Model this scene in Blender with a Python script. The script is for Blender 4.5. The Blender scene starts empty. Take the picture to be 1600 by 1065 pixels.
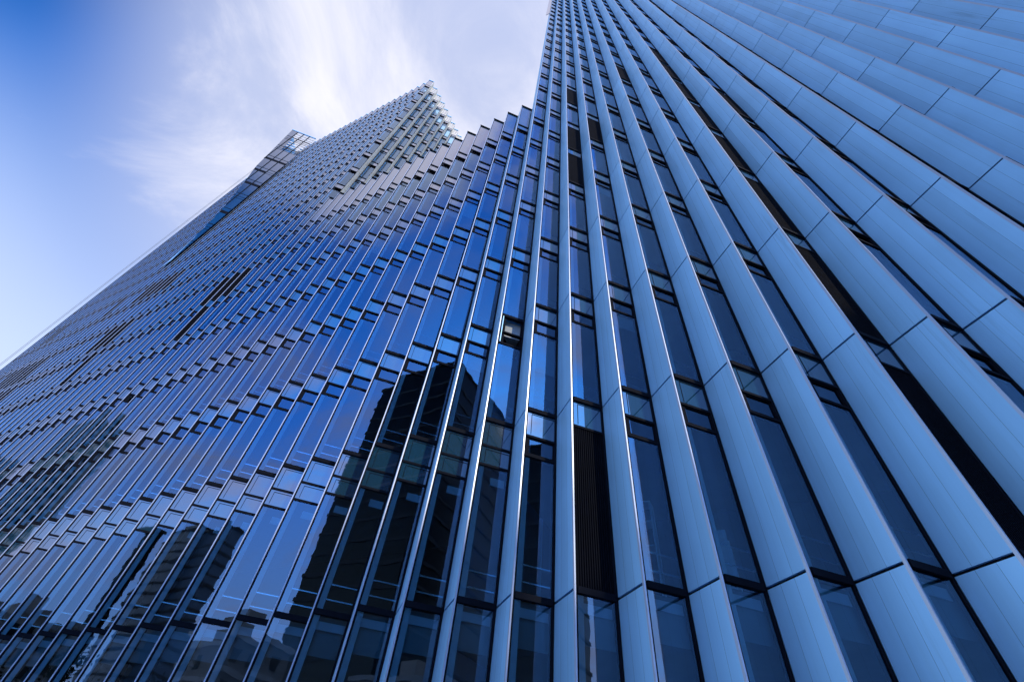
import bpy, math, random
from mathutils import Matrix, Vector
random.seed(7)
C = bpy.context.scene.collection
sc = bpy.context.scene
R_ = math.radians

# ------------------------------------------------------------------ camera
CAM_Z = 1.6
cam_d = bpy.data.cameras.new('camera'); cam = bpy.data.objects.new('camera', cam_d); C.objects.link(cam)
cam_d.sensor_fit = 'HORIZONTAL'; cam_d.sensor_width = 36.0; cam_d.lens = 710.67 / 1600 * 36
cam_d.clip_start = 0.1; cam_d.clip_end = 4000
A = ((0.9051, -0.2598, -0.3366), (0.4168, 0.6985, 0.5817), (0.0840, -0.6668, 0.7405))   # rows: world axes seen in (right, down, forward)
m = Matrix([[A[r][0], -A[r][1], -A[r][2]] for r in range(3)])
m = m.to_quaternion().to_matrix().to_4x4(); m.translation = (0, 0, CAM_Z)
cam.matrix_world = m
sc.camera = cam

# ------------------------------------------------------------------ sky, sun, exposure
SUN_AZ, SUN_EL = R_(117), R_(38)         # azimuth from +Y towards +X
w = bpy.data.worlds.new('World'); sc.world = w; w.use_nodes = True
nt = w.node_tree; nt.nodes.clear()
N = nt.nodes.new; L = nt.links.new
def mth(t, op, a, b=None, c=None, clamp=False):
    n = t.nodes.new('ShaderNodeMath'); n.operation = op; n.use_clamp = clamp
    for k, v in enumerate((a, b, c)):
        if v is None: continue
        if isinstance(v, (int, float)): n.inputs[k].default_value = v
        else: t.links.new(v, n.inputs[k])
    return n.outputs[0]
def mixc(t, f, a, b, mode='MIX'):
    n = t.nodes.new('ShaderNodeMix'); n.data_type = 'RGBA'; n.blend_type = mode
    for s, v in ((n.inputs[0], f), (n.inputs[6], a), (n.inputs[7], b)):
        if isinstance(v, (int, float)): s.default_value = v
        elif isinstance(v, tuple): s.default_value = v if len(v) == 4 else v + (1,)
        else: t.links.new(v, s)
    return n.outputs[2]
def noise(t, vec, scale, detail=4, rough=.5, dist=0):
    n = t.nodes.new('ShaderNodeTexNoise'); n.inputs['Scale'].default_value = scale
    n.inputs['Detail'].default_value = detail; n.inputs['Roughness'].default_value = rough
    n.inputs['Distortion'].default_value = dist
    t.links.new(vec, n.inputs['Vector']); return n.outputs['Fac']
def mapr(t, v, a, b, c=0., d=1., smooth=True):
    n = t.nodes.new('ShaderNodeMapRange'); n.interpolation_type = 'SMOOTHSTEP' if smooth else 'LINEAR'
    t.links.new(v, n.inputs[0])
    for k, x in enumerate((a, b, c, d)): n.inputs[k + 1].default_value = x
    return n.outputs[0]
sky = N('ShaderNodeTexSky'); sky.sky_type = 'NISHITA'; sky.sun_disc = False
sky.sun_elevation = SUN_EL; sky.sun_rotation = SUN_AZ
sky.air_density = 1.0; sky.dust_density = 0.6; sky.ozone_density = 3.0
tc = N('ShaderNodeTexCoord'); sep = N('ShaderNodeSeparateXYZ'); L(tc.outputs['Generated'], sep.inputs[0])
zc = mth(nt, 'MAXIMUM', sep.outputs[2], 0.0); zd = mth(nt, 'ADD', zc, 0.16)
cmb = N('ShaderNodeCombineXYZ')
L(mth(nt, 'DIVIDE', sep.outputs[0], zd), cmb.inputs[0]); L(mth(nt, 'DIVIDE', sep.outputs[1], zd), cmb.inputs[1])
mp = N('ShaderNodeMapping'); L(cmb.outputs[0], mp.inputs[0])
mp.inputs['Rotation'].default_value = (0, 0, R_(20)); mp.inputs['Scale'].default_value = (1.5, 0.95, 1); mp.inputs['Location'].default_value = (3.3, 1.2, 0)
n1 = noise(nt, mp.outputs[0], 1.7, 10, .62, 1.1)
n2 = noise(nt, mp.outputs[0], 0.8, 3, .5, .3)
cl = mth(nt, 'ADD', mth(nt, 'MULTIPLY', n1, .6), mth(nt, 'MULTIPLY', n2, .4))
def dot(v):
    n = N('ShaderNodeVectorMath'); n.operation = 'DOT_PRODUCT'; L(tc.outputs['Generated'], n.inputs[0]); n.inputs[1].default_value = Vector(v).normalized(); return n.outputs['Value']
glow = mapr(nt, dot((.60, -.74, .30)), .15, .95)                      # sky brightened behind and to the right, shaped to light up the glass
over = mapr(nt, dot((.06, -.42, .90)), .955, .990)                      # bright cloud lobe added high behind the camera, to lift the far panes
cover = mth(nt, 'MAXIMUM', mapr(nt, dot((-.25, .35, .90)), .715, .89), over)                     # the veil of cloud overhead
thr = mth(nt, 'SUBTRACT', .62, mth(nt, 'ADD', mth(nt, 'MULTIPLY', cover, .19), mth(nt, 'MULTIPLY', glow, .13)))
cloud = mapr(nt, mth(nt, 'SUBTRACT', cl, thr), -.06, .17)
behind = mapr(nt, sep.outputs[1], .05, -.70)
zh = mth(nt, 'ADD', .66, mth(nt, 'MULTIPLY', behind, -.34))
haze = mapr(nt, mth(nt, 'DIVIDE', zc, zh), .45, 1.32, 1.0, 0.0)
deep = mapr(nt, dot((-.30, -.70, .65)), .78, .95)                     # sky darkened behind and high up, shaped to deepen the metal's reflections
low = mapr(nt, zc, .12, .62, 1.0, 0.0)
tint = mixc(nt, glow, mixc(nt, behind, (.58, 1.55, 3.0), (.30, 1.5, 2.6)), (.45, 2.35, 5.8))
blue = mixc(nt, 1.0, mixc(nt, 1.0, sky.outputs[0], tint, 'MULTIPLY'), mixc(nt, deep, (1., 1., 1.), (.02, .22, .32)), 'MULTIPLY')
hcol = mixc(nt, glow, mixc(nt, behind, (8.2, 9.3, 11.2), (14.0, 18.0, 22.5)), (8.5, 13.2, 23.0))  # haze behind the camera raised, shaped to light the metal fins evenly
hz = mixc(nt, mth(nt, 'MULTIPLY', mth(nt, 'MAXIMUM', haze, mth(nt, 'MULTIPLY', low, behind)), .88), blue, hcol)
ccol = mixc(nt, over, mixc(nt, glow, (10.8, 10.6, 11.4), (10.5, 10.5, 16.)), (16., 16., 19.))
veil = mixc(nt, mth(nt, 'MULTIPLY', cover, .60), hz, mixc(nt, over, (9.0, 9.4, 10.9), (11., 11.2, 14.)))
skyc = mixc(nt, mth(nt, 'MULTIPLY', cloud, mth(nt, 'SUBTRACT', .88, mth(nt, 'MULTIPLY', deep, .6))), veil, ccol)
bg = N('ShaderNodeBackground'); bg.inputs[1].default_value = 0.10
L(skyc, bg.inputs[0]); out = N('ShaderNodeOutputWorld'); L(bg.outputs[0], out.inputs[0])

sun_d = bpy.data.lights.new('sun', 'SUN'); sun_d.energy = 3.0; sun_d.angle = R_(.5); sun_d.color = (1.0, .87, .68)
sun = bpy.data.objects.new('sun', sun_d); C.objects.link(sun)
sd = Vector((math.sin(SUN_AZ) * math.cos(SUN_EL), math.cos(SUN_AZ) * math.cos(SUN_EL), math.sin(SUN_EL)))
sun.rotation_euler = sd.to_track_quat('Z', 'Y').to_euler()
sc.view_settings.view_transform = 'Standard'; sc.view_settings.look = 'None'
sc.view_settings.exposure = 0.0; sc.view_settings.gamma = 1.0
sc.cycles.max_bounces = 10; sc.cycles.glossy_bounces = 6; sc.cycles.transparent_max_bounces = 10

# ------------------------------------------------------------------ materials
def mat(name):
    mt = bpy.data.materials.new(name); mt.use_nodes = True; t = mt.node_tree; t.nodes.clear()
    o = t.nodes.new('ShaderNodeOutputMaterial'); return mt, t, o
def plain(name, col, rough=.5, metal=0., var=.12, vscale=2.0, spec=.5):
    mt, t, o = mat(name); b = t.nodes.new('ShaderNodeBsdfPrincipled')
    g = t.nodes.new('ShaderNodeNewGeometry')
    n = noise(t, g.outputs['Position'], vscale, 4, .6)
    f = mapr(t, n, .25, .75, 1 - var, 1 + var, False)
    vm = t.nodes.new('ShaderNodeVectorMath'); vm.operation = 'SCALE'; vm.inputs[0].default_value = col; t.links.new(f, vm.inputs['Scale'])
    t.links.new(vm.outputs[0], b.inputs['Base Color'])
    b.inputs['Roughness'].default_value = rough; b.inputs['Metallic'].default_value = metal
    b.inputs['Specular IOR Level'].default_value = spec
    t.links.new(b.outputs[0], o.inputs[0]); return mt
PER, DEP, H, Z0, FY = 1.1952, 0.605, 4.34, 4.657, 8.0
X_R0 = -0.4975 * 8                      # ridge of bay 0
def rid(i): return X_R0 + PER * i
def cell(t):
    """a random vector for every pane / panel: world position snapped to the facade grid"""
    g = t.nodes.new('ShaderNodeNewGeometry'); s = t.nodes.new('ShaderNodeSeparateXYZ'); t.links.new(g.outputs['Position'], s.inputs[0])
    cx = mth(t, 'FLOOR', mth(t, 'DIVIDE', mth(t, 'SUBTRACT', s.outputs[0], X_R0), PER))
    cz = mth(t, 'FLOOR', mth(t, 'DIVIDE', mth(t, 'SUBTRACT', s.outputs[2], Z0 - .01), H))
    cb = t.nodes.new('ShaderNodeCombineXYZ'); t.links.new(cx, cb.inputs[0]); t.links.new(cz, cb.inputs[2])
    wn = t.nodes.new('ShaderNodeTexWhiteNoise'); wn.noise_dimensions = '3D'; t.links.new(cb.outputs[0], wn.inputs['Vector'])
    return g, wn
def glass_mat(name, tint, refl, ior, wob=.018, rough=0.0, body=None, base=.0):
    mt, t, o = mat(name); g, wn = cell(t)
    sb = t.nodes.new('ShaderNodeVectorMath'); sb.operation = 'SUBTRACT'; t.links.new(wn.outputs['Color'], sb.inputs[0]); sb.inputs[1].default_value = (.5, .5, .5)
    sl = t.nodes.new('ShaderNodeVectorMath'); sl.operation = 'SCALE'; t.links.new(sb.outputs[0], sl.inputs[0]); sl.inputs['Scale'].default_value = wob
    bp = t.nodes.new('ShaderNodeBump'); bp.inputs['Strength'].default_value = .10; bp.inputs['Distance'].default_value = .02
    t.links.new(noise(t, g.outputs['Position'], 1.1, 2, .5), bp.inputs['Height'])
    ad = t.nodes.new('ShaderNodeVectorMath'); ad.operation = 'ADD'; t.links.new(bp.outputs[0], ad.inputs[0]); t.links.new(sl.outputs[0], ad.inputs[1])
    nm = t.nodes.new('ShaderNodeVectorMath'); nm.operation = 'NORMALIZE'; t.links.new(ad.outputs[0], nm.inputs[0])
    gl = t.nodes.new('ShaderNodeBsdfGlossy'); gl.inputs['Color'].default_value = refl + (1,); gl.inputs['Roughness'].default_value = rough
    t.links.new(nm.outputs[0], gl.inputs['Normal'])
    fr = t.nodes.new('ShaderNodeFresnel'); fr.inputs['IOR'].default_value = ior
    if body is None:
        tr = t.nodes.new('ShaderNodeBsdfTransparent'); tr.inputs[0].default_value = tint + (1,)
    else:
        tr = t.nodes.new('ShaderNodeBsdfDiffuse')
        sc_ = t.nodes.new('ShaderNodeVectorMath'); sc_.operation = 'SCALE'; sc_.inputs[0].default_value = body
        t.links.new(mapr(t, wn.outputs['Value'], 0, 1, .8, 1.15, False), sc_.inputs['Scale']); t.links.new(sc_.outputs[0], tr.inputs[0])
    mx = t.nodes.new('ShaderNodeMixShader'); t.links.new(mth(t, 'ADD', base, mth(t, 'MULTIPLY', fr.outputs[0], 1 - base)), mx.inputs[0])
    t.links.new(tr.outputs[0], mx.inputs[1]); t.links.new(gl.outputs[0], mx.inputs[2]); t.links.new(mx.outputs[0], o.inputs[0])
    return mt
def metal_mat(name, col, rough=.30, seams=True):
    mt, t, o = mat(name); g, wn = cell(t); b = t.nodes.new('ShaderNodeBsdfPrincipled')
    uv = t.nodes.new('ShaderNodeUVMap'); su = t.nodes.new('ShaderNodeSeparateXYZ'); t.links.new(uv.outputs[0], su.inputs[0])
    mpn = t.nodes.new('ShaderNodeMapping'); t.links.new(g.outputs['Position'], mpn.inputs[0]); mpn.inputs['Scale'].default_value = (14, 14, .35)
    st = noise(t, mpn.outputs[0], 1.0, 5, .6)
    bl = noise(t, g.outputs['Position'], .7, 3, .5)
    f = mth(t, 'ADD', mapr(t, st, .2, .8, -.045, .045, False), mapr(t, bl, .2, .8, -.06, .06, False))
    pk = t.nodes.new('ShaderNodeTexWhiteNoise'); pk.noise_dimensions = '4D'; t.links.new(wn.outputs['Color'], pk.inputs['Vector'])
    t.links.new(mth(t, 'FLOOR', mth(t, 'DIVIDE', su.outputs[0], .2835)), pk.inputs['W'])
    f = mth(t, 'ADD', mth(t, 'ADD', f, .92), mth(t, 'MULTIPLY', wn.outputs['Value'], .11))
    f = mth(t, 'ADD', f, mth(t, 'MULTIPLY', pk.outputs['Value'], .15))          # the three planks of a panel differ a little
    dm = t.nodes.new('ShaderNodeMapping'); t.links.new(g.outputs['Position'], dm.inputs[0]); dm.inputs['Scale'].default_value = (5, 5, .22)
    dirt = mapr(t, noise(t, dm.outputs[0], 1.0, 6, .7), .58, .78)
    f = mth(t, 'SUBTRACT', f, mth(t, 'MULTIPLY', dirt, .24))                    # rain streaks
    if seams:
        d = mth(t, 'ABSOLUTE', mth(t, 'SUBTRACT', mth(t, 'FRACT', mth(t, 'DIVIDE', su.outputs[0], .2835)), .5))
        edge = mth(t, 'LESS_THAN', mth(t, 'SUBTRACT', .5, d), .0085)     # 5 mm seam every third of the panel
        f = mth(t, 'MULTIPLY', f, mth(t, 'SUBTRACT', 1.0, mth(t, 'MULTIPLY', edge, .62)))
    vm = t.nodes.new('ShaderNodeVectorMath'); vm.operation = 'SCALE'; vm.inputs[0].default_value = col; t.links.new(f, vm.inputs['Scale'])
    t.links.new(vm.outputs[0], b.inputs['Base Color']); b.inputs['Metallic'].default_value = .32; b.inputs['Anisotropic'].default_value = .0; b.inputs['Anisotropic Rotation'].default_value = 0.0
    tg = t.nodes.new('ShaderNodeTangent'); tg.direction_type = 'UV_MAP'; t.links.new(tg.outputs[0], b.inputs['Tangent'])
    t.links.new(mapr(t, st, .2, .8, rough - .02, rough + .03, False), b.inputs['Roughness'])
    bp = t.nodes.new('ShaderNodeBump'); bp.inputs['Strength'].default_value = .05; bp.inputs['Distance'].default_value = .01
    t.links.new(noise(t, g.outputs['Position'], 2.2, 2, .5), bp.inputs['Height']); t.links.new(bp.outputs[0], b.inputs['Normal'])
    t.links.new(b.outputs[0], o.inputs[0]); return mt
M = dict(
    glass=glass_mat('coated_glass', (.40, .70, .84), (.62, .80, 1.0), 1.65, base=.08),
    vent=glass_mat('vent_glass', (.2, .42, .55), (.60, .78, 1.0), 1.65, base=.08),
    spandrel=glass_mat('spandrel_glass', (0, 0, 0), (1.0, .95, .96), 1.6, .006, .02, body=(.010, .050, .085), base=.15),
    metal=metal_mat('aluminium_panel', (.31, .61, .87), .50),
    trim=plain('bright_aluminium', (.48, .55, .66), .35, .3, .03),
    dark=plain('black_gasket', (.006, .008, .013), .8, 0, .2, 2.0, .08),
    lining=plain('white_jamb_lining', (.92, .95, .96), .6, 0, .04),
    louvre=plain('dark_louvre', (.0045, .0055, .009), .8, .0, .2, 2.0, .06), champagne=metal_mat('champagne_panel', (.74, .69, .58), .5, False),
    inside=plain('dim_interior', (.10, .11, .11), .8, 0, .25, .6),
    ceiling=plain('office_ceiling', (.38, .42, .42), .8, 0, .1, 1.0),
    blind=plain('white_blind', (.9, .93, .95), .7, 0, .03),
    shade=plain('grey_roller_blind', (.42, .46, .48), .8, 0, .05),
    rail=plain('steel_rail', (.8, .85, .9), .25, .9, .03),
    roof=plain('roof_deck', (.30, .30, .30), .9, 0, .15),
    cable=plain('steel_cable', (.12, .12, .13), .5, .5, .05),
)
MI = {k: i for i, k in enumerate(M)}

# ------------------------------------------------------------------ mesh helpers
EV = Vector((PER / 2, DEP, 0)).normalized(); LN = math.hypot(PER / 2, DEP)
NG = Vector((EV.y, -EV.x, 0))                         # glass outward normal
EM = Vector((PER / 2, -DEP, 0)).normalized(); NM = Vector((EM.y, -EM.x, 0))   # metal: valley -> ridge, outward normal
UP = Vector((0, 0, 1))
class MB:
    def __init__(s): s.v = []; s.f = []; s.m = []; s.uv = []
    def quad(s, pts, mt, uv=None):
        k = len(s.v); s.v += [tuple(p) for p in pts]; s.f.append(tuple(range(k, k + len(pts)))); s.m.append(mt)
        s.uv += list(uv) if uv else [(.1, .1)] * len(pts)
    def bar(s, e, n, e0, e1, n0, n1, z0, z1, mt, org=(0, 0, 0)):
        o = Vector(org)
        P = lambda a, b, c: o + e * a + n * b + UP * c
        W, Hh = e1 - e0, z1 - z0
        sgn = (e.cross(UP)).dot(n) > 0
        def q(pts, uv=None): s.quad(pts if sgn else pts[::-1], mt, (uv if sgn or not uv else uv[::-1]))
        q([P(e0, n1, z0), P(e1, n1, z0), P(e1, n1, z1), P(e0, n1, z1)], [(0, 0), (W, 0), (W, Hh), (0, Hh)])
        q([P(e1, n0, z0), P(e0, n0, z0), P(e0, n0, z1), P(e1, n0, z1)], [(.1, 0), (.1, 0), (.1, Hh), (.1, Hh)])
        q([P(e0, n0, z0), P(e0, n1, z0), P(e0, n1, z1), P(e0, n0, z1)])
        q([P(e1, n1, z0), P(e1, n0, z0), P(e1, n0, z1), P(e1, n1, z1)])
        q([P(e0, n0, z0), P(e1, n0, z0), P(e1, n1, z0), P(e0, n1, z0)])
        q([P(e0, n1, z1), P(e1, n1, z1), P(e1, n0, z1), P(e0, n0, z1)])
    def box(s, x0, x1, y0, y1, z0, z1, mt): s.bar(Vector((1, 0, 0)), Vector((0, -1, 0)), x0, x1, -y1, -y0, z0, z1, mt)
    def prism(s, poly, z0, z1, mt):
        """vertical prism on a counter-clockwise plan outline"""
        s.quad([(x, y, z1) for x, y in poly], mt); s.quad([(x, y, z0) for x, y in poly[::-1]], mt)
        for a, b in zip(poly, poly[1:] + poly[:1]):
            s.quad([(a[0], a[1], z0), (b[0], b[1], z0), (b[0], b[1], z1), (a[0], a[1], z1)], mt)
    def add(s, o, off):
        k = len(s.v); s.v += [(a + off[0], b + off[1], c + off[2]) for a, b, c in o.v]
        s.f += [tuple(i + k for i in f) for f in o.f]; s.m += o.m; s.uv += o.uv
    def mesh(s, name):
        me = bpy.data.meshes.new(name); me.from_pydata(s.v, [], s.f)
        used = sorted(set(s.m)); 
        for k in used: me.materials.append(M[k])
        ix = {k: i for i, k in enumerate(used)}
        me.polygons.foreach_set('material_index', [ix[k] for k in s.m])
        ul = me.uv_layers.new(name='UVMap'); ul.data.foreach_set('uv', [c for p in s.uv for c in p])
        me.update(); return me
def link(name, me, parent=None, loc=(0, 0, 0), kind=None):
    o = bpy.data.objects.new(name, me); C.objects.link(o); o.location = loc
    if parent: o.parent = parent
    if kind: o['kind'] = kind
    return o
def build(name, mb, parent=None, loc=(0, 0, 0), kind=None): return link(name, mb.mesh(name), parent, loc, kind)
def tag(o, label, cat, group=None):
    o['label'] = label; o['category'] = cat
    if group: o['group'] = group
    return o
def thing(name, label, cat, loc=(0, 0, 0), group=None):
    o = bpy.data.objects.new(name, None); C.objects.link(o); o.location = loc; o.empty_display_size = .5
    return tag(o, label, cat, group)

# ------------------------------------------------------------------ facade templates (one bay, one storey; z from the lower joint)
G0, G1 = .068, .800
def t_window(kind):
    """returns ordered [(part name, MB)]; the first is the window's own frame"""
    fr = MB(); parts = []
    fr.bar(EV, NG, .051, G0, -.10, -.004, 0, H, 'dark'); fr.bar(EV, NG, G1, LN - .002, -.10, .0, 0, H, 'dark')
    fr.bar(EV, NG, G0, G1, -.10, .030, -.055, .055, 'dark')
    def glass(name, z0, z1, mt, n=-.02, e0=G0, e1=G1):
        g = MB(); g.quad([EV * e0 + NG * n + UP * z0, EV * e1 + NG * n + UP * z0, EV * e1 + NG * n + UP * z1, EV * e0 + NG * n + UP * z1], mt); parts.append((name, g))
    top = H - .055
    def shadowbox(z0, z1):          # thin dark line of the inner frame of a spandrel
        fr.bar(EV, NG, .175, .187, -.019, -.012, z0 + .05, z1 - .06, 'dark'); fr.bar(EV, NG, .187, G1, -.019, -.012, z1 - .075, z1 - .062, 'dark')
    if kind in ('ground', 'crown'):
        zt = H - .055 if kind == 'ground' else H - .05
        glass('vision_glass', .055, zt, 'glass' if kind == 'ground' else 'spandrel')
        if kind == 'ground':
            b = MB(); b.bar(EV, NG, .2, .80, -.16, -.14, H - .30, H - .14, 'lining'); parts.append(('ceiling_trim', b))
        return [('window', fr)] + parts
    zs, zv = H - .80, H - 1.34
    fr.bar(EV, NG, G0, G1, -.10, .006, zs - .03, zs + .03, 'dark')
    if kind != 'gap': glass('spandrel', zs + .03, top, 'spandrel'); shadowbox(zs + .03, top)
    if kind == 'louvre':
        lv = MB(); n = 15; st = (G1 - G0) / n
        lv.bar(EV, NG, G0 + .001, G1 - .001, -.053, -.042, .056, zs - .031, 'dark')
        for k in range(n): lv.bar(EV, NG, G0 + st * (k + .30), G0 + st * (k + .72), -.042, -.012, .055, zs - .03, 'louvre')
        parts.append(('louvre', lv)); return [('window', fr)] + parts
    fr.bar(EV, NG, G0, G1, -.10, .006, zv - .03, zv + .03, 'dark')
    glass('vision_glass', .055, zv - .03, 'glass')
    if kind == 'pale': glass('spandrel', zv + .03, zs - .03, 'spandrel'); shadowbox(zv + .03, zs - .03)
    elif kind == 'gap':                             # both upper lights swung open over a black opening
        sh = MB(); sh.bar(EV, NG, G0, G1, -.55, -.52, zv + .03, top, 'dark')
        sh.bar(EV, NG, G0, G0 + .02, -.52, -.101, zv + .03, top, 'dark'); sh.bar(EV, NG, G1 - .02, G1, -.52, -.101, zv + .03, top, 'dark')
        sh.bar(EV, NG, G0 + .046, G0 + .15, -.054, -.04, zv + .03, top, 'dark'); sh.bar(EV, NG, G0 + .02, G0 + .045, -.05, .02, zv + .03, top, 'metal'); sh.bar(EV, NG, G0 + .1, G1, -.09, -.02, zs - .03, zs + .02, 'louvre'); sh.bar(EV, NG, G0 + .1, G1, -.09, -.01, zv + .03, zv + .06, 'dark')
        parts.append(('open_sash', sh))
    elif kind == 'open':
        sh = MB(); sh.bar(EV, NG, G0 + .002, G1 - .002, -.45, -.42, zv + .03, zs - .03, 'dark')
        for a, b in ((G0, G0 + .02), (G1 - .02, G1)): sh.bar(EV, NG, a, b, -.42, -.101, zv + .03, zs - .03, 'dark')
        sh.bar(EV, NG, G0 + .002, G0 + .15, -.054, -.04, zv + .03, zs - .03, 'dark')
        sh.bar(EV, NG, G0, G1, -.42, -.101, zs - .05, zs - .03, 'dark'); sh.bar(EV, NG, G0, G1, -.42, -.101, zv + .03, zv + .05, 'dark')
        parts.append(('open_vent', sh))
    else:
        sh = MB()
        sh.bar(EV, NG, G0, G0 + .10, -.07, -.03, zv + .03, zs - .03, 'dark'); sh.bar(EV, NG, G0 + .10, G1, -.07, -.03, zv + .03, zv + .085, 'dark')
        sh.bar(EV, NG, G1 - .025, G1, -.07, -.03, zv + .085, zs - .03, 'dark'); sh.bar(EV, NG, G0 + .10, G1 - .025, -.07, -.03, zs - .055, zs - .03, 'dark')
        n = -.05; sh.quad([EV * (G0 + .10) + NG * n + UP * (zv + .085), EV * (G1 - .025) + NG * n + UP * (zv + .085), EV * (G1 - .025) + NG * n + UP * (zs - .055), EV * (G0 + .10) + NG * n + UP * (zs - .055)], 'vent')
        parts.append(('vent_sash', sh))
    rl = MB()
    for z in (.27, .58): rl.bar(EV, NG, .20, G1, -.075, -.050, z - .013, z + .013, 'rail')
    parts.append(('guard_rail', rl))
    if kind in ('blind_short', 'blind_long'):
        d = .55 if kind == 'blind_short' else 1.5
        b = MB(); b.bar(EV, NG, .215, .79, -.125, -.115, zv - d, zv - .04, 'shade'); parts.append(('window_blind', b))
    if kind == 'pale':
        b = MB(); b.bar(EV, NG, .42, .78, -.15, -.13, zv - .42, zv - .22, 'blind'); parts.append(('window_blind', b))
    return [('window', fr)] + parts
TW = {k: [(n, mb, mb.mesh(n + '_mesh')) for n, mb in t_window(k)] for k in ('plain', 'pale', 'open', 'louvre', 'ground', 'crown', 'gap', 'blind_short', 'blind_long')}
def t_panel(flank=False):
    p = MB(); g = .024
    if not flank: p.bar(EM, NM, .012, LN, -.045, 0, g, H - g, 'metal', (-PER / 2, DEP, 0))
    else:                                           # ridge (front) -> back valley, seen on the side of the far tower
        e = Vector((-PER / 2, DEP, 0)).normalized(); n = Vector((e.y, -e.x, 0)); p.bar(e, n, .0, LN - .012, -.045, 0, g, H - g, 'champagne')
    return p
TP = {f: (lambda mb: (mb, mb.mesh('metal_panel_mesh')))(t_panel(f)) for f in (False, True)}

# ---- projected area of a quad, so that the largest repeats become parts of their own
FPX = 710.67 * 1024 / 1600
def area(pts):
    q = []
    for p in pts:
        d = (p[0], p[1], p[2] - CAM_Z); c = [sum(A[r][k] * d[r] for r in range(3)) for k in range(3)]
        if c[2] < .3: return 0
        q.append((512 + FPX * c[0] / c[2], 340.5 + FPX * c[1] / c[2]))
    cx = sum(a for a, b in q) / 4; cy = sum(b for a, b in q) / 4
    inside = sum(0 <= a <= 1024 and 0 <= b <= 681 for a, b in q + [(cx, cy)])
    if not inside: return 0
    s = sum(q[k][0] * q[(k + 1) % 4][1] - q[(k + 1) % 4][0] * q[k][1] for k in range(4)) / 2
    return max(0, s) * inside / 5           # clockwise on screen means it faces the camera
def qpts(a, b, z0, z1, flip):
    q = [(a.x, a.y, z0), (b.x, b.y, z0), (b.x, b.y, z1), (a.x, a.y, z1)]
    return q[::-1] if flip else q

def facade(root, cells, panels, trims):
    """cells: (x, y, z, kind); panels: (x, y, z, flank); trims: (x, y, z0, z1, nib)"""
    def face(x, y, z, e, o):
        a = Vector((x, y, 0)) + o; b = a + e * LN
        return max(area(qpts(a, b, z, z + H, False)), 0) if True else 0
    rank = sorted(((area(qpts(Vector((x, y, 0)), Vector((x, y, 0)) + EV * LN, max(z, .1), z + H, True)), n) for n, (x, y, z, k) in enumerate(cells)), reverse=True)
    own = {n for a, n in rank[:100] if a > 0}
    rest = MB()
    for n, (x, y, z, k) in enumerate(cells):
        if n in own:
            par = None
            for nm, mb, me in TW[k]:
                if par is None: par = link('window', me, root, (x, y, z))
                else: link(nm, me, par)
        else:
            for nm, mb, me in TW[k]: rest.add(mb, (x, y, z))
    if rest.v: build('window', rest, root, kind='stuff')
    pr = []
    for n, (x, y, z, fl) in enumerate(panels):
        if fl: a = Vector((x, y, 0)); b = a + Vector((-PER / 2, DEP, 0))
        else: b = Vector((x, y, 0)); a = b + Vector((-PER / 2, DEP, 0))
        pr.append((area(qpts(a, b, max(z, .1), z + H, True)), n))
    own = {n for a, n in sorted(pr, reverse=True)[:100] if a > 0}
    rest = MB()
    for n, (x, y, z, fl) in enumerate(panels):
        if n in own: link('metal_panel', TP[fl][1], root, (x, y, z))
        else: rest.add(TP[fl][0], (x, y, z))
    if rest.v: build('metal_panel', rest, root, kind='stuff')
    for x, y, z0, z1, nib in trims:
        if nib:
            t = MB(); t.bar(EV, NG, .0, .030, -.03, .018, z0, z1, 'trim', (x, y, 0)); t.bar(EV, NG, .031, .050, -.03, .004, z0, z1, 'dark', (x, y, 0)); build('edge_trim', t, root)
        j = MB(); j.bar(EV, NG, .075, .205, -.085, -.055, z0, z1 - .3, 'lining', (x, y, 0)); build('jamb_lining', j, root)
    for x, y, z0, z1, nib in trims:                 # black sheet behind the joints of the panels
        b = MB()
        if nib: b.bar(EM, NM, .0, LN - .05, -.075, -.046, z0, z1 - .02, 'dark', (x - PER / 2, y + DEP, 0))
        else:
            e = Vector((-PER / 2, DEP, 0)).normalized(); nn = Vector((e.y, -e.x, 0))
            b.bar(e, nn, .05, LN, -.075, -.046, z0, z1 - .02, 'dark', (x + PER / 2, y + DEP, 0))
        build('panel_backing', b, root)
def slabs(root, i0, i1, y, ks, back):
    for k in ks:
        z = Z0 + H * k; poly = []
        for i in range(i0, i1 + 1):
            poly += [(rid(i), y + .30), (rid(i) + PER / 2, y + DEP + .25)]
        poly += [(poly[-1][0], back), (poly[0][0], back)]
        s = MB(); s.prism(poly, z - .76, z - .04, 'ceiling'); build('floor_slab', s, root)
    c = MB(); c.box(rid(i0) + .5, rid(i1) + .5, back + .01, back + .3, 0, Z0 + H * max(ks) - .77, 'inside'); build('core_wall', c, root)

GZ = Z0 - H                                          # lower edge of the ground storey
def level(k): return Z0 + H * k
rnd = random.Random(3)
def pick(k):
    r = rnd.random(); return 'plain' if k < 1 or r > .10 else 'blind_short' if r > .035 else 'blind_long'

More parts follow.
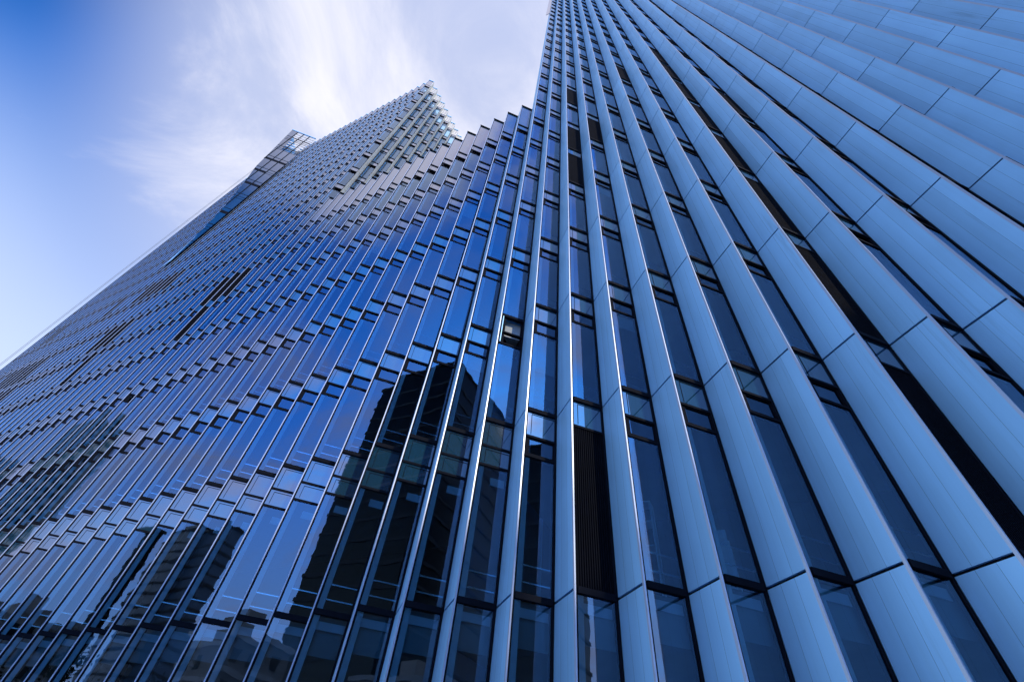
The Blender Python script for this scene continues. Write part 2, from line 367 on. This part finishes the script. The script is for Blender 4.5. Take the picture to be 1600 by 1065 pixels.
# ------------------------------------------------------------------ the near tower (right)
near = thing('office_tower', 'tall near tower of pleated blue grey metal panels and dark glass filling the right side', 'office tower', (0, 0, 0))
NI, NK = range(-1, 33), range(-1, 28)
LOUV = {(1, 0), (1, 4), (1, 5), (1, 7), (2, 5), (7, 4), (4, 7)} | {(6, k) for k in range(0, 8)}
cells, panels, trims = [], [], []
for i in NI:
    for k in NK:
        kind = 'ground' if k < 0 else 'louvre' if (i, k) in LOUV else 'gap' if (i, k) == (-1, 1) else 'pale' if (i, k) == (-1, 0) else 'open' if (k == 16 and i < 9) or (k == 6 and i in (-1,)) else pick(k)
        cells.append((rid(i), FY, level(k), kind)); panels.append((rid(i), FY, level(k), False))
    trims.append((rid(i), FY, GZ, level(NK[-1] + 1), True))
facade(near, cells, panels, trims)
slabs(near, NI[0], NI[-1], FY, range(0, 29), FY + 5)
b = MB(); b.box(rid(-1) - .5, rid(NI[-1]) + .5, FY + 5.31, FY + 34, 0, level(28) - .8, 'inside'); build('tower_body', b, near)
b = MB(); b.box(rid(-1) - .6, rid(NI[-1]) + .7, FY + .1, FY + 34, level(28), level(28) + .25, 'roof'); build('roof', b, near)
b = MB(); b.box(rid(-1) - .60, rid(-1) - .54, FY + .62, FY + 34, 0, level(28) - .1, 'metal'); build('side_wall', b, near)
# wing of glass that starts high on the corner
wg = MB(); a = Vector((rid(-1) - .62, FY - .12, 0)); 
wg.bar(Vector((1, 0, 0)), Vector((0, -1, 0)), 0, .60, -.06, 0, 87.0, level(28), 'spandrel', a)
build('corner_wing', wg, near)

# things standing behind the glass of the near tower, one storey up
def at(i, e, n, z): p = Vector((rid(i), FY, 0)) + EV * e + NG * n; return (p.x, p.y, z)
fz = Z0 - .04
t = thing('storage_cabinet', 'low office cabinet behind the glass, carrying a roll of paper', 'cabinet', at(3, .52, -.62, fz))
c = MB(); c.box(-.32, .32, -.18, .18, 0, .86, 'blind'); build('cabinet_body', c, t)
c = MB(); c.box(-.31, -.01, -.195, -.181, .05, .82, 'lining'); c.box(.01, .31, -.195, -.181, .05, .82, 'lining'); build('door', c, t)
c = MB(); q = [(math.cos(k * math.tau / 16) * .13, math.sin(k * math.tau / 16) * .13) for k in range(16)]
for a, b in zip(q, q[1:] + q[:1]): c.quad([(-.27, a[0], a[1]), (-.27, b[0], b[1]), (.27, b[0], b[1]), (.27, a[0], a[1])], 'blind')
c.quad([(-.27, a, b) for a, b in q], 'blind'); c.quad([(.27, a, b) for a, b in q[::-1]], 'blind')
x, y, z = at(3, .52, -.58, fz + .99)
tag(build('paper_roll', c, None, (x, y, z)), 'pale roll of paper lying on the office cabinet behind the glass', 'paper roll')
t = thing('bookshelf', 'tall office shelf behind the glass right of the low louvre', 'shelf', at(2, .58, -.75, fz))
c = MB(); c.box(-.3, -.27, -.15, .15, 0, 1.9, 'blind'); c.box(.27, .3, -.15, .15, 0, 1.9, 'blind'); build('side_panel', c, t)
c = MB()
for z in (.02, .5, .98, 1.46, 1.87): c.box(-.269, .269, -.15, .15, z, z + .03, 'blind')
build('shelf', c, t)

# ------------------------------------------------------------------ the low link block between the towers
pod = thing('link_block', 'lower block with stepped glass parapet joining the two towers', 'office block', (0, 0, 0))
PI_ = range(-18, -1)
cells, panels, trims = [], [], []
for i in PI_:
    for k in range(-1, 8):
        kind = 'ground' if k < 0 else 'crown' if k == 7 else 'pale' if k == 0 else 'open' if k == 6 and i >= -9 else pick(k)
        if (i, k) == (-1, 2): kind = 'open'
        cells.append((rid(i), FY, level(k), kind)); panels.append((rid(i), FY, level(k), False))
    trims.append((rid(i), FY, GZ, level(8), True))
facade(pod, cells, panels, trims)
slabs(pod, PI_[0], PI_[-1], FY, range(0, 9), FY + 5)
for i in PI_:
    c = MB(); p0 = Vector((rid(i), FY, 0))
    c.bar(EV, NG, 0, LN, -.25, .05, level(8), level(8) + .12, 'dark', p0); build('parapet_cap', c, pod)
b = MB(); b.box(rid(-18) - .55, rid(-2) + .58, FY + 5.31, FY + 26, 0, level(7), 'roof'); build('roof', b, pod)

# ------------------------------------------------------------------ the far tower (left)
far = thing('office_tower', 'far tower with rows of small black vents and a flared glass crown', 'office tower', (0, 0, 0))
FK = 18                                              # storeys above the ground storey
FTOP = 85.6
LV2 = {(-22, 4), (-22, 5), (-23, 5), (-33, 4), (-33, 5), (-34, 5), (-34, 7), (-35, 7), (-36, 7), (-37, 7), (-43, 4), (-44, 4), (-45, 5), (-46, 5), (-47, 5), (-48, 5), (-42, 7), (-50, 4), (-38, 7), (-21, 5), (-35, 5), (-44, 5), (-49, 5), (-51, 7), (-52, 7)}
cells, panels, trims = [], [], []
def fkind(i, k, side=False):
    if k < 0: return 'ground'
    if (i, k) in LV2 and not side: return 'louvre'
    if k == 0: return 'pale'
    if k in (10, 11, 13, 14, 16) or (k == 8): return 'open' if rnd.random() < (.9 if k > 9 else .6) else 'plain'
    return 'open' if rnd.random() < (.35 if k > 8 else .03) else 'plain'
FI = range(-55, -18)
for i in FI:
    for k in range(-1, FK):
        cells.append((rid(i), FY, level(k), fkind(i, k))); panels.append((rid(i), FY, level(k), False))
    trims.append((rid(i), FY, GZ, level(FK) + (FTOP - level(FK) + .0), True))
XV = rid(-19)
for j in range(1, 16):
    for k in range(7, FK):
        cells.append((XV, FY + PER * j, level(k), fkind(j, k, True)))
    trims.append((XV, FY + PER * j, level(7), level(FK), False))
for j in range(0, 16):
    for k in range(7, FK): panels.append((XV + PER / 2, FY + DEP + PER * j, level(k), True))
facade(far, cells, panels, trims)
slabs(far, FI[0], FI[-1] - 1, FY, range(0, FK + 1), FY + 5)
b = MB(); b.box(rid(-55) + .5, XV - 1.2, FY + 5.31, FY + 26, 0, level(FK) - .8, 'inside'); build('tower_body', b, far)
b = MB(); b.box(rid(-55) - .58, rid(-55) - .53, FY + .62, FY + 26, 0, level(FK) - .1, 'metal'); build('side_wall', b, far)
for i in FI:
    c = MB(); c.bar(EV, NG, 0, LN, -.20, .05, FTOP - .2, FTOP, 'metal', (rid(i), FY, 0)); build('parapet_cap', c, far)
    c = MB(); c.bar(EV, NG, .045, LN, -.06, -.02, level(FK) + .06, FTOP - .2, 'spandrel', (rid(i), FY, 0)); c.bar(EM, NM, 0, LN, -.05, 0, level(FK) + .02, FTOP, 'metal', (rid(i) - PER / 2, FY + DEP, 0)); build('parapet_panel', c, far)
for j in range(1, 16):
    c = MB(); c.bar(EV, NG, 0, LN, -.20, .05, FTOP - .2, FTOP, 'metal', (XV, FY + PER * j, 0)); build('parapet_cap', c, far)
    c = MB()
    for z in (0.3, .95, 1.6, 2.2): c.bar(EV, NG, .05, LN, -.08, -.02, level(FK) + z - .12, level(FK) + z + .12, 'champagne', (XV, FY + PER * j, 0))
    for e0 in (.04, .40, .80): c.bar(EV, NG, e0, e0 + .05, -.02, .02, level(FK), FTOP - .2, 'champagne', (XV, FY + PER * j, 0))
    build('open_trellis', c, far)

e_ = Vector((-PER / 2, DEP, 0)).normalized(); n_ = Vector((e_.y, -e_.x, 0))
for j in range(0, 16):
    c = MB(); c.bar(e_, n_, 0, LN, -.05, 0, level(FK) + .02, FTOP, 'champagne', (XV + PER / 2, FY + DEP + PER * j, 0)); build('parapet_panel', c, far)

# flared glass wing at the tower's far corner: a sail that widens towards the top
wing = bpy.data.objects.new('flared_wing', None); C.objects.link(wing); wing.parent = far
WX, WY = -51.3, 7.7
D2 = Vector((-1, -1, 0)).normalized(); WN = Vector((1, -1, 0)).normalized()
prof = [(44.0, .0), (48.5, .30), (53.6, .70), (57.8, 1.10), (64, 2.0), (69.4, 2.9), (77.3, 3.55), (85.6, 4.25)]
def wid(z):
    for (a, p), (b_, q) in zip(prof, prof[1:]):
        if z <= b_: return p + (q - p) * (z - a) / (b_ - a)
    return prof[-1][1]
gl, bk, bl, fr = MB(), MB(), MB(), MB()
zz = [44 + (85.6 - 44) * k / 40 for k in range(41)]
P = lambda s, z, n=0: (WX + D2.x * s + WN.x * n, WY + D2.y * s + WN.y * n, z)
for a, c in zip(zz, zz[1:]):
    if c <= 77.5: gl.quad([P(0, a), P(0, c), P(wid(c), c), P(wid(a), a)], 'spandrel')
    else:                                            # open trellis towards the inner edge at the top
        f = 1.3
        gl.quad([P(wid(a) - f * .8, a), P(wid(c) - f * .8, c), P(wid(c), c), P(wid(a), a)], 'spandrel')
    bk.quad([P(wid(a), a, -.02), P(wid(c), c, -.02), (WX - 5.6, FY + .4, c), (WX - 5.6, FY + .4, a)], 'metal')
for s in (1.05, 2.1, 3.15):
    zb = next(z for z in [44 + .2 * q for q in range(209)] if wid(z) >= s)
    fr.bar(D2, WN, s - .045, s + .045, -.05, .05, zb, 85.6, 'dark', (WX, WY, 0))
for k in range(10, 19):
    for dz, hh in ((0, .10), (-.8, .05), (-1.34, .05)):
        z = level(k) + dz
        if 46 < z < 85.4: fr.bar(D2, WN, .0, wid(z), -.04, .02, z - hh / 2, z + hh / 2, 'dark', (WX, WY, 0))
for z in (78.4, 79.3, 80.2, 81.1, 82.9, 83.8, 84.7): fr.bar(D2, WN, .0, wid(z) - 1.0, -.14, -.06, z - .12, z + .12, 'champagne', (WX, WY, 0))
fr.bar(D2, WN, 0, 4.25, -.12, .06, 85.45, 85.62, 'metal', (WX, WY, 0))
for k, e0 in ((12, .0), (14, .0), (15, 1.0), (16, .0)):
    z = level(k) - 1.34; bl.bar(D2, WN, e0, wid(z), -.1, .03, z, z + .52, 'dark', (WX, WY, 0))
build('wing_glass', gl, wing); build('wing_back', bk, wing); build('wing_frame', fr, wing); build('vent_slot', bl, wing)

# two ropes hanging down the far corner
for dx, lb in ((-.2, 'thin cable hanging nearest the edge of the far tower'), (.25, 'outer thin cable hanging off the far tower, furthest into the sky')):
    c = MB(); c.prism([(-.015, -.015), (.015, -.015), (.015, .015), (-.015, .015)], 0, 86.2, 'cable')
    o = build('hanging_cable', c, None, (-66.0 + dx * .4, FY - .8 - dx * .3, 0)); tag(o, lb, 'cable', 'cables hanging beside the far tower')

# ------------------------------------------------------------------ ground
g = MB(); g.quad([(-1500, -1500, 0), (1500, -1500, 0), (1500, 1500, 0), (-1500, 1500, 0)], 'roof')
M['asphalt'] = plain('asphalt', (.05, .05, .052), .9, 0, .2, 3.0); M['paving'] = plain('granite_paving', (.24, .24, .25), .8, 0, .2, 1.5)
M['concrete'] = plain('pale_concrete', (.5, .48, .46), .9, 0, .15, .3); M['towerglass'] = plain('dark_tower_glass', (.012, .014, .018), .25, 0, .3, .3, .35)
M['line'] = plain('floor_band', (.06, .065, .075), .6, 0, .2, .5); M['greyband'] = plain('grey_cladding', (.50, .54, .58), .6, 0, .2, .4)
M['bluewall'] = plain('blue_glass_wall', (.13, .22, .36), .3, 0, .3, .4); M['pane'] = plain('house_window', (.02, .025, .03), .2, 0, .2, 1)
M['balcony'] = plain('white_balcony', (.8, .8, .8), .8, 0, .1, .5); M['leaf'] = plain('leaf', (.045, .075, .03), .7, 0, .4, 1.5); M['bark'] = plain('bark', (.09, .07, .05), .9, 0, .3, 4)
def sheet(name, x0, x1, y0, y1, z, mt):
    q = MB(); q.quad([(x0, y0, z), (x1, y0, z), (x1, y1, z), (x0, y1, z)], mt); o = build(name, q); o['kind'] = 'structure'; return o
sheet('ground', -1500, 1500, -1500, 1500, 0, 'roof'); sheet('pavement', -120, 120, -5, 8.6, .004, 'paving'); sheet('road', -400, 400, -19, -5, .004, 'asphalt')

# ------------------------------------------------------------------ the city across the street (seen mirrored in the glass)
def tower(name, label, x0, x1, y0, y1, h, wall, band, step, winw=0, group=None, pitched=False):
    t = thing(name, label, 'building', ((x0 + x1) / 2, (y0 + y1) / 2, 0), group); ox, oy = -(x0 + x1) / 2, -(y0 + y1) / 2
    b = MB(); b.box(x0 + ox, x1 + ox, y0 + oy, y1 + oy, 0, h, wall); build('wall', b, t)
    n = int(h / step); s = MB()
    for k in range(1, n):
        z = step * k; s.box(x0 + ox - .15, x1 + ox + .15, y0 + oy - .15, y1 + oy + .15, z - .25, z + .25, band)
    build('floor_band', s, t)
    if winw:
        for sd in (0, 1):
            wv = MB(); L_ = (x1 - x0) if sd == 0 else (y1 - y0); q = int(L_ / winw)
            for k in range(n):
                for j in range(q):
                    a = winw * (j + .25); c = a + winw * .5; z0, z1 = step * k + .9, step * k + step - .7
                    if sd == 0: wv.box(x0 + ox + a, x0 + ox + c, y1 + oy, y1 + oy + .04, z0, z1, 'pane')
                    else: wv.box(x0 + ox - .04, x0 + ox, y0 + oy + a, y0 + oy + c, z0, z1, 'pane')
            build('window', wv, t, kind='stuff')
    r = MB(); r.box(x0 + ox - .3, x1 + ox + .3, y0 + oy - .3, y1 + oy + .3, h, h + .5, band)
    r.box(ox + x0 + (x1 - x0) * .3, ox + x0 + (x1 - x0) * .6, oy + y0 + (y1 - y0) * .35, oy + y0 + (y1 - y0) * .65, h + .5, h + 2.6, wall); build('roof', r, t)
    return t
tower('glass_tower', 'black glass tower mirrored as a dark mass in the panes of the low block', 40.3, 70, -50, -29.6, 70, 'towerglass', 'line', 3.6)
tower('glass_tower', 'slim dark tower mirrored beside the tall louvre of the near tower', 50, 62, -20, -12, 50, 'towerglass', 'line', 3.6)
tower('narrow_tower', 'narrow dark slab tower mirrored as a slanted dark strip', 31, 35, -101, -95, 44.3, 'towerglass', 'line', 3.4)
tower('office_building', 'grey banded office tower mirrored beside the dark blue one', 45.5, 51, -113, -100.2, 48.5, 'greyband', 'line', 2.4)
tower('office_building', 'dark blue banded office tower mirrored beside the grey one', 47.5, 53, -99.5, -91.5, 46.7, 'bluewall', 'line', 2.4)
tower('apartment_tower', 'tall apartment tower with white balconies mirrored on the left', 8, 20, -148, -134, 82, 'greyband', 'balcony', 3.0, 3)
tower('apartment_tower', 'shorter apartment tower with white balconies mirrored on the far left', -14, -2, -140, -128, 60, 'greyband', 'balcony', 3.0, 3)
tower('apartment_block', 'low pale apartment block mirrored at the foot of the glass', 21, 29, -44, -34.5, 15, 'concrete', 'balcony', 3.0, 2.4)
tower('apartment_block', 'low apartment block behind street trees mirrored at bottom left', -4, 12, -62, -51, 15.5, 'concrete', 'greyband', 3.0, 2.4)
tower('shop_building', 'low flat building mirrored under the black tower', 34, 40, -27, -19, 13, 'concrete', 'greyband', 3.2, 2.5)
def tree(x, y, h, label):
    t = thing('tree', label, 'tree', (x, y, 0), 'street trees mirrored in the glass'); rr = random.Random(int(x * 31 + y))
    tk = MB()
    def limb(p, q, r0, r1):
        p, q = Vector(p), Vector(q); d = (q - p).normalized(); u = d.orthogonal().normalized(); v = d.cross(u)
        for k in range(6):
            a, b = k * math.tau / 6, (k + 1) * math.tau / 6; f = lambda c, r, an: c + (u * math.cos(an) + v * math.sin(an)) * r
            tk.quad([f(p, r0, a), f(p, r0, b), f(q, r1, b), f(q, r1, a)], 'bark')
    limb((0, 0, 0), (0, 0, h * .4), .16, .11); cs = []
    for k in range(9):
        an = rr.random() * 6.28; r = rr.uniform(.4, 1.9); c = (r * math.cos(an), r * math.sin(an), h * rr.uniform(.5, .92)); cs.append(c); limb((0, 0, h * rr.uniform(.3, .42)), c, .07, .02)
    lf = MB()
    for c in cs:
        for q in range(170):
            p = Vector((rr.gauss(0, .5), rr.gauss(0, .5), rr.gauss(0, .4))) + Vector(c); u = Vector((rr.gauss(0, 1), rr.gauss(0, 1), rr.gauss(0, 1))).normalized(); v = u.orthogonal().normalized(); s = rr.uniform(.08, .17)
            lf.quad([p - u * s, p - v * s * .5, p + u * s, p + v * s * .5], 'leaf')
    build('trunk', tk, t); build('crown', lf, t)
for x, y, h in ((-10, -21, 8.2), (-6.5, -22, 7.4), (-3, -21, 8.6), (.5, -22.5, 7.6), (4, -21.5, 8.0), (7.5, -22, 6.6)): tree(x, y, h, 'leafy street tree across the road mirrored at the foot of the glass')
